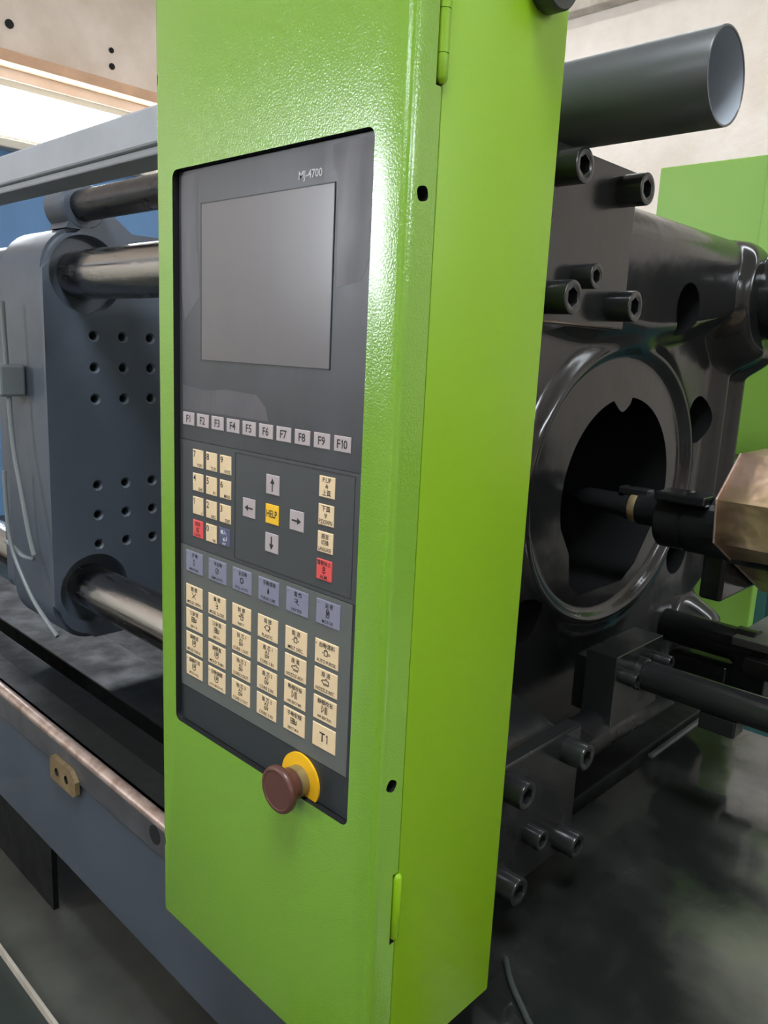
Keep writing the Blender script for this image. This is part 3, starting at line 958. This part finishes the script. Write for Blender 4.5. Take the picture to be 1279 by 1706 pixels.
w_ = .09
ICON = {
    'hand': merge(stroke([(-.12, -.4), (-.2, .0), (-.12, .3), (.0, .42), (.12, .3), (.2, .0), (.12, -.4)], w_, True)),
    'half': merge(stroke(circ(0, 0, .36), w_, True), arrow(.7, .7, .42, .07, .14, .24)),
    'cycle': merge(stroke(circ(0, 0, .36), w_, True), stroke(circ(0, 0, .26), .04, True)),
    'drop': merge(poly2([(0, .5), (.2, 0), (.22, -.2), (.12, -.4), (-.12, -.4), (-.22, -.2), (-.2, 0)])),
    'heater': merge(stroke([(-.4, .3), (-.1, .3), (.1, .1), (-.2, -.05), (.1, -.2), (.4, -.3)], w_), stroke([(-.4, .0), (-.2, -.05)], w_), stroke([(.15, .35), (.0, .15), (.2, .15), (.05, -.05)], w_)),
    'motor': merge(stroke(rectp(-.25, .25, -.45, .25), w_, True), stroke(circ(0, .3, .22), w_, True), stroke([(-.1, -.25), (-.1, .05), (0, -.1), (.1, .05), (.1, -.25)], w_)),
    'open': merge(stroke([(-.35, .35), (-.05, .05)], w_), stroke([(.35, .35), (.08, .05)], w_), stroke([(-.35, -.35), (-.05, -.1), (.05, -.1), (.3, -.38)], w_), arrow(-1, 0, .12, .06, .1, .14)),
    'close': merge(stroke([(-.1, .4), (.18, .1), (-.02, -.05), (.2, -.3), (-.1, -.4)], w_), arrow(1, 0, .30, .06, .12, .2)),
    'inject': merge(stroke(rectp(-.05, .32, -.38, .38), w_, True), arrow(-1, 0, .45, .08, .14, .22), stroke([(.05, .2), (.2, .2)], w_)),
    'plastic': merge(stroke(circ(0, 0, .33, 10), w_, True), stroke([(-.48, -.05), (-.33, .05)], w_), stroke([(.3, .35), (.48, .1), (.35, -.05)], w_), stroke([(.1, -.15), (.3, -.4)], w_)),
    'melt': merge(stroke(rectp(-.2, .2, -.25, .25), w_, True), stroke([(-.2, .25), (-.1, .42), (.1, .42), (.2, .25)], w_), poly2([(-.28, 0), (-.45, .12), (-.45, -.12)]), poly2([(.28, 0), (.45, .12), (.45, -.12)])),
    'purge': merge(stroke(rectp(-.25, .15, -.28, .28), w_, True), stroke([(-.25, .28), (-.05, .45), (.15, .28)], w_), stroke(circ(.36, -.05, .12, 8), .06, True), poly2([(-.32, 0), (-.5, .12), (-.5, -.12)])),
    'eject': merge(stroke(rectp(-.42, -.02, -.32, .32), w_, True), stroke([(-.42, 0), (-.02, 0)], w_), stroke([(-.22, -.32), (-.22, .32)], w_), stroke([(.1, .3), (.1, -.3), (.24, -.3), (.24, .1)], w_), stroke([(.42, .2), (.42, -.2), (.32, -.3)], w_)),
    'core': merge(stroke([(-.25, .1), (-.1, .42), (.05, .1)], w_), stroke([(.22, .42), (.22, .1)], w_), stroke(rectp(-.25, -.02, -.42, -.08), w_, True), stroke([(.1, -.08), (.2, -.4), (.32, -.08)], w_)),
    'mold': merge(stroke([(-.3, .42), (-.3, -.2), (-.15, -.42), (.15, -.42), (.3, -.2), (.3, .42)], w_), stroke([(0, .42), (0, -.1)], w_), stroke([(.0, .05), (.18, .05), (.18, .4)], w_), stroke([(-.15, .3), (-.15, -.15)], .06)),
    'nozzle': merge(stroke([(-.5, 0), (-.3, .18), (-.05, .18), (.05, .35), (.2, .35), (.2, .18), (.45, .18), (.45, -.22), (-.25, -.22)], w_, True), stroke([(-.2, -.36), (.4, -.36)], w_)),
    'air': merge(stroke([(-.35, .4), (-.35, -.4), (-.08, 0), (-.35, .4)], .07), stroke([(.08, .4), (.08, -.4)], w_), stroke(rectp(.2, .36, -.38, .38), .07, True)),
    'bell': merge(stroke(circ(0, .2, .24, 12), w_, True), stroke([(-.2, -.1), (-.3, -.3), (.3, -.3), (.2, -.1)], w_), stroke(circ(0, -.38, .1, 8), .07, True), stroke([(-.1, .2), (.1, .2)], w_)),
    'chevu': merge(stroke([(-.35, -.2), (0, .4), (.35, -.2)], .13), stroke([(-.28, -.42), (0, .05), (.28, -.42)], .1)),
    'chevd': merge(stroke([(-.35, .3), (0, -.4), (.35, .3)], .13), stroke([(-.2, .45), (0, .05), (.2, .45)], .08)),
    'ce': merge(stroke([(-.05, .35), (-.25, .2), (-.25, -.2), (-.05, -.35)], .12), stroke([(.28, .35), (.08, .35), (.08, -.35), (.28, -.35)], .11), stroke([(.08, 0), (.25, 0)], .11)),
    'enter': merge(stroke([(.35, .4), (.35, -.2), (-.35, -.2)], .14), stroke([(-.1, .1), (-.38, -.2), (-.1, -.42)], .14)),
    'up': arrow(0, 1), 'down': arrow(0, -1), 'left': arrow(-1, 0), 'right': arrow(1, 0),
}


def key(cx, cz, w, h, m, items, ink=INK, label=None, thick=.0009):
    """one membrane key with its printed legend; the origin is at the key centre"""
    bm = nb(); b = .0005
    def q(x, z, y): return bm.verts.new((x, y, z))
    A = [q(-w / 2, -h / 2, 0), q(w / 2, -h / 2, 0), q(w / 2, h / 2, 0), q(-w / 2, h / 2, 0)]
    B = [q(-w / 2, -h / 2, -thick + .0003), q(w / 2, -h / 2, -thick + .0003), q(w / 2, h / 2, -thick + .0003), q(-w / 2, h / 2, -thick + .0003)]
    T = [q(-w / 2 + b, -h / 2 + b, -thick), q(w / 2 - b, -h / 2 + b, -thick), q(w / 2 - b, h / 2 - b, -thick), q(-w / 2 + b, h / 2 - b, -thick)]
    for P, Q in ((A, B), (B, T)):
        for k in range(4): bm.faces.new((P[k], P[(k + 1) % 4], Q[(k + 1) % 4], Q[k]))
    bm.faces.new(T); bm.faces.new(list(reversed(A)))
    bmesh.ops.recalc_face_normals(bm, faces=bm.faces[:])
    for it in items:
        kind, val, dx, dz, size = it[:5]
        if kind == 't':
            V, F = fit_text(val, size, it[5] if len(it) > 5 else w * .86)
        else:
            V, F = ICON[val]; sx = it[5] if len(it) > 5 else size
            V = [(x * sx, y * size) for x, y in V]
        if len(it) > 6 and it[6] == 'l':
            mn = min(v[0] for v in V); V = [(x - mn, y) for x, y in V]
        if len(it) > 6 and it[6] == 'r':
            mxx = max(v[0] for v in V); V = [(x - mxx, y) for x, y in V]
        vs = [bm.verts.new((x + dx, -thick - .00012, z + dz)) for x, z in V]
        for f in F:
            try: fc = bm.faces.new([vs[i] for i in f])
            except ValueError: continue
            fc.material_index = 1
            fc.normal_update()
            if fc.normal.y > 0: fc.normal_flip()
    me = bpy.data.meshes.new('key'); bm.to_mesh(me); bm.free()
    me.materials.append(m); me.materials.append(ink)
    o = bpy.data.objects.new('key', me)
    par = Vector(cab.location) + Vector(panel.location)
    o.location = Vector((cx, YP, cz)) - par
    link(o, panel)
    if label: o['label'] = label
    return o


# F keys
for i in range(10):
    x0 = -.7596 + .02712 * i
    key(x0 + .0108, 1.4674, .0216, .0139, PINKG, [('t', 'F%d' % (i + 1), 0, 0, .0079, .0165)])
# number keys
NUM = [('7', 'PQRS'), ('8', 'TUV'), ('9', 'WXYZ'), ('4', 'GHI'), ('5', 'JKL'), ('6', 'MNO'), ('1', '-/'), ('2', 'ABC'), ('3', 'DEF'), (None, None), ('0', '+#.'), (None, None)]
for i, (n1, sub) in enumerate(NUM):
    cx = -.7307 + .02545 * (i % 3); cz = 1.4258 - .0259 * (i // 3)
    if n1:
        key(cx, cz, .0196, .0193, CREAM, [('t', n1, -.0084, .0047, .0071, .006, 'l'), ('t', sub, .0090, -.0069, .0036, .0105, 'r')])
key(-.7307, 1.3482, .0194, .0190, REDK, [('t', '取消', 0, .0055, .0048), ('i', 'ce', 0, -.0010, .0066, .008), ('t', 'CANCEL', 0, -.0068, .0026, .012)], label='red cancel key')
key(-.6808, 1.3488, .0196, .0190, BLUED, [('t', '輸入', -.0015, .0052, .0048), ('i', 'enter', .001, -.0016, .0060, .009), ('t', 'ENT', 0, -.0072, .0024)], ink=INKW, label='dark blue enter key')
# arrows and help
for cx, cz, nm in ((-.6012, 1.4167, 'up'), (-.6388, 1.3873, 'left'), (-.5640, 1.3878, 'right'), (-.6013, 1.3585, 'down')):
    key(cx, cz, .0203, .0193, PINKG, [('i', nm, 0, 0, .0135 if nm in ('up', 'down') else .0135)])
key(-.6014, 1.3874, .0202, .0193, YELK, [('t', 'HELP', 0, .0004, .0072, .0165)], label='yellow help key')
# page keys
key(-.5229, 1.4264, .0208, .0194, CREAM, [('t', 'P.UP', 0, .0062, .0044, .0155), ('i', 'chevu', 0, .0008, .0046), ('t', '上頁', 0, -.0054, .0056)])
key(-.5231, 1.4005, .0208, .0194, CREAM, [('t', '下頁', 0, .0058, .0056), ('i', 'chevd', 0, -.0005, .0046), ('t', 'P.DOWN', 0, -.0064, .0044, .0178)])
key(-.5230, 1.3751, .0208, .0194, CREAM, [('t', '語言', 0, .0056, .0050, .0125), ('t', '切換', 0, -.0002, .0050, .0125), ('t', 'LANGUAGE', 0, -.0066, .0036, .0172)])
key(-.5233, 1.3489, .0210, .0194, REDK, [('t', '警報停止', 0, .0064, .0048, .0185), ('i', 'bell', 0, .0000, .0072, .0066), ('t', 'ALM.', 0, -.0066, .0036, .0130)], label='red alarm key')
# blue mode keys
MODE = [('手 動', 'hand', 'MANUAL'), ('半自動', 'half', 'SEMI AUTO'), ('全自動', 'cycle', 'FULL AUTO'), ('手動潤滑', 'drop', 'PURGE LUBE'), ('電 熱', 'heater', 'HEATER'), ('油 泵', 'motor', 'MOTOR')]
for i, (c, ic, e) in enumerate(MODE):
    cx = -.7380 + .04440 * i
    key(cx, 1.3084, .0328, .0240, BLUEK, [('t', c, .0015, .0078, .0050, .022), ('t', '•', -.0135, .0085, .0030), ('i', ic, 0, .0002, .0080), ('t', e, 0, -.0083, .0032, .023)])
# cream function keys
FUN = [[('開 模', 'open', 'MOLD OPEN'), ('鎖 模', 'close', 'MOLD CLOSE'), ('射 膠', 'inject', 'INJECT'), ('熔 膠', 'plastic', 'PLASTIC'), ('鬆 退', 'melt', 'MELT DEC.'), ('自動清料', 'purge', 'AUTO PURGE')],
       [('頂針退', 'eject', 'EJECT-B'), ('頂針進', 'eject', 'EJECT-F'), ('抽 芯 1', 'core', 'CORE 1 OUT'), ('進 芯 1', 'core', 'CORE 1 IN'), ('座 進', 'nozzle', 'NOZZLE ADV.'), ('座 退', 'nozzle', 'NOZZLE RET.')],
       [('調模退', 'mold', 'MOLD THICK'), ('調模進', 'mold', 'MOLD THIN'), ('抽 芯 2', 'core', 'CORE 2 OUT'), ('進 芯 2', 'core', 'CORE 2 IN'), ('動模吹氣', 'air', 'AIR EJECT(M)'), ('靜模吹氣', 'air', 'AIR EJECT(F)')],
       [('調模使用', 'mold', 'MOLD ADJ.'), ('自動調模', 'mold', 'AUTO MOLD ADJ.'), ('抽 芯 3', 'core', 'CORE 3 OUT'), ('進 芯 3', 'core', 'CORE 3 IN'), ('手動脫模', 'eject', 'EJECT M.A.'), (None, None, 'T1')]]
for r, row in enumerate(FUN):
    for i, (c, ic, e) in enumerate(row):
        cx = -.7385 + .04445 * i; cz = 1.2690 - .0283 * r
        if c is None:
            key(cx, cz, .0326, .0238, CREAM, [('t', e, 0, .0002, .0092, .017)])
            continue
        it = [('t', c, .0005 if len(c) < 4 else .001, .0076, .0054, .0255), ('i', ic, 0, .0004, .0086, .0105), ('t', e, 0, -.0082, .0036, .0265)]
        if (r, i) in ((0, 5), (3, 0), (3, 1)): it.append(('t', '•', -.0142, .0078, .0040))
        key(cx, cz, .0324, .0238, CREAM, it)

# model number printed above the screen
V, F = fit_text('MJ-4700', .0092, .0465)
bm = nb(); vs = [bm.verts.new((x - .5574, YP - .0003, z + 1.6945)) for x, z in V]
for f in F: bm.faces.new([vs[i] for i in f])
obj('model_number', bm, INKG, panel)

# ---- emergency stop
EX, EZ = -.5478, 1.1270
est = nb(); lathe(est, (EX, -.0045, EZ), (0, -1, 0), [(0, .0150), (.001, .0163), (.0100, .0163), (.0118, .0175), (.0128, .0226), (.0140, .0236), (.0175, .0238), (.0195, .0232), (.0206, .0218), (.0206, .0196), (.0200, .0190), (.0200, .0)], 48)
estop = obj('emergency_stop_button', est, ESTOP, cab, smooth=40)
tag(estop, 'faded maroon mushroom button head')
bm = nb(); lathe(bm, (EX, YP, EZ), (0, -1, 0), [(0, .0158), (.0105, .0158), (.0112, .0150)], 40); obj('collar', bm, ESTOPC, estop, smooth=40)
pts = [(EX + .0280 * math.cos(2 * math.pi * k / 64), max(PZ0 + .0006, EZ + .0280 * math.sin(2 * math.pi * k / 64))) for k in range(64)]
bm = nb(); prism(bm, pts, 'y', YP - .0022, YP); o = obj('yellow_ring', bm, YELLOW, estop)
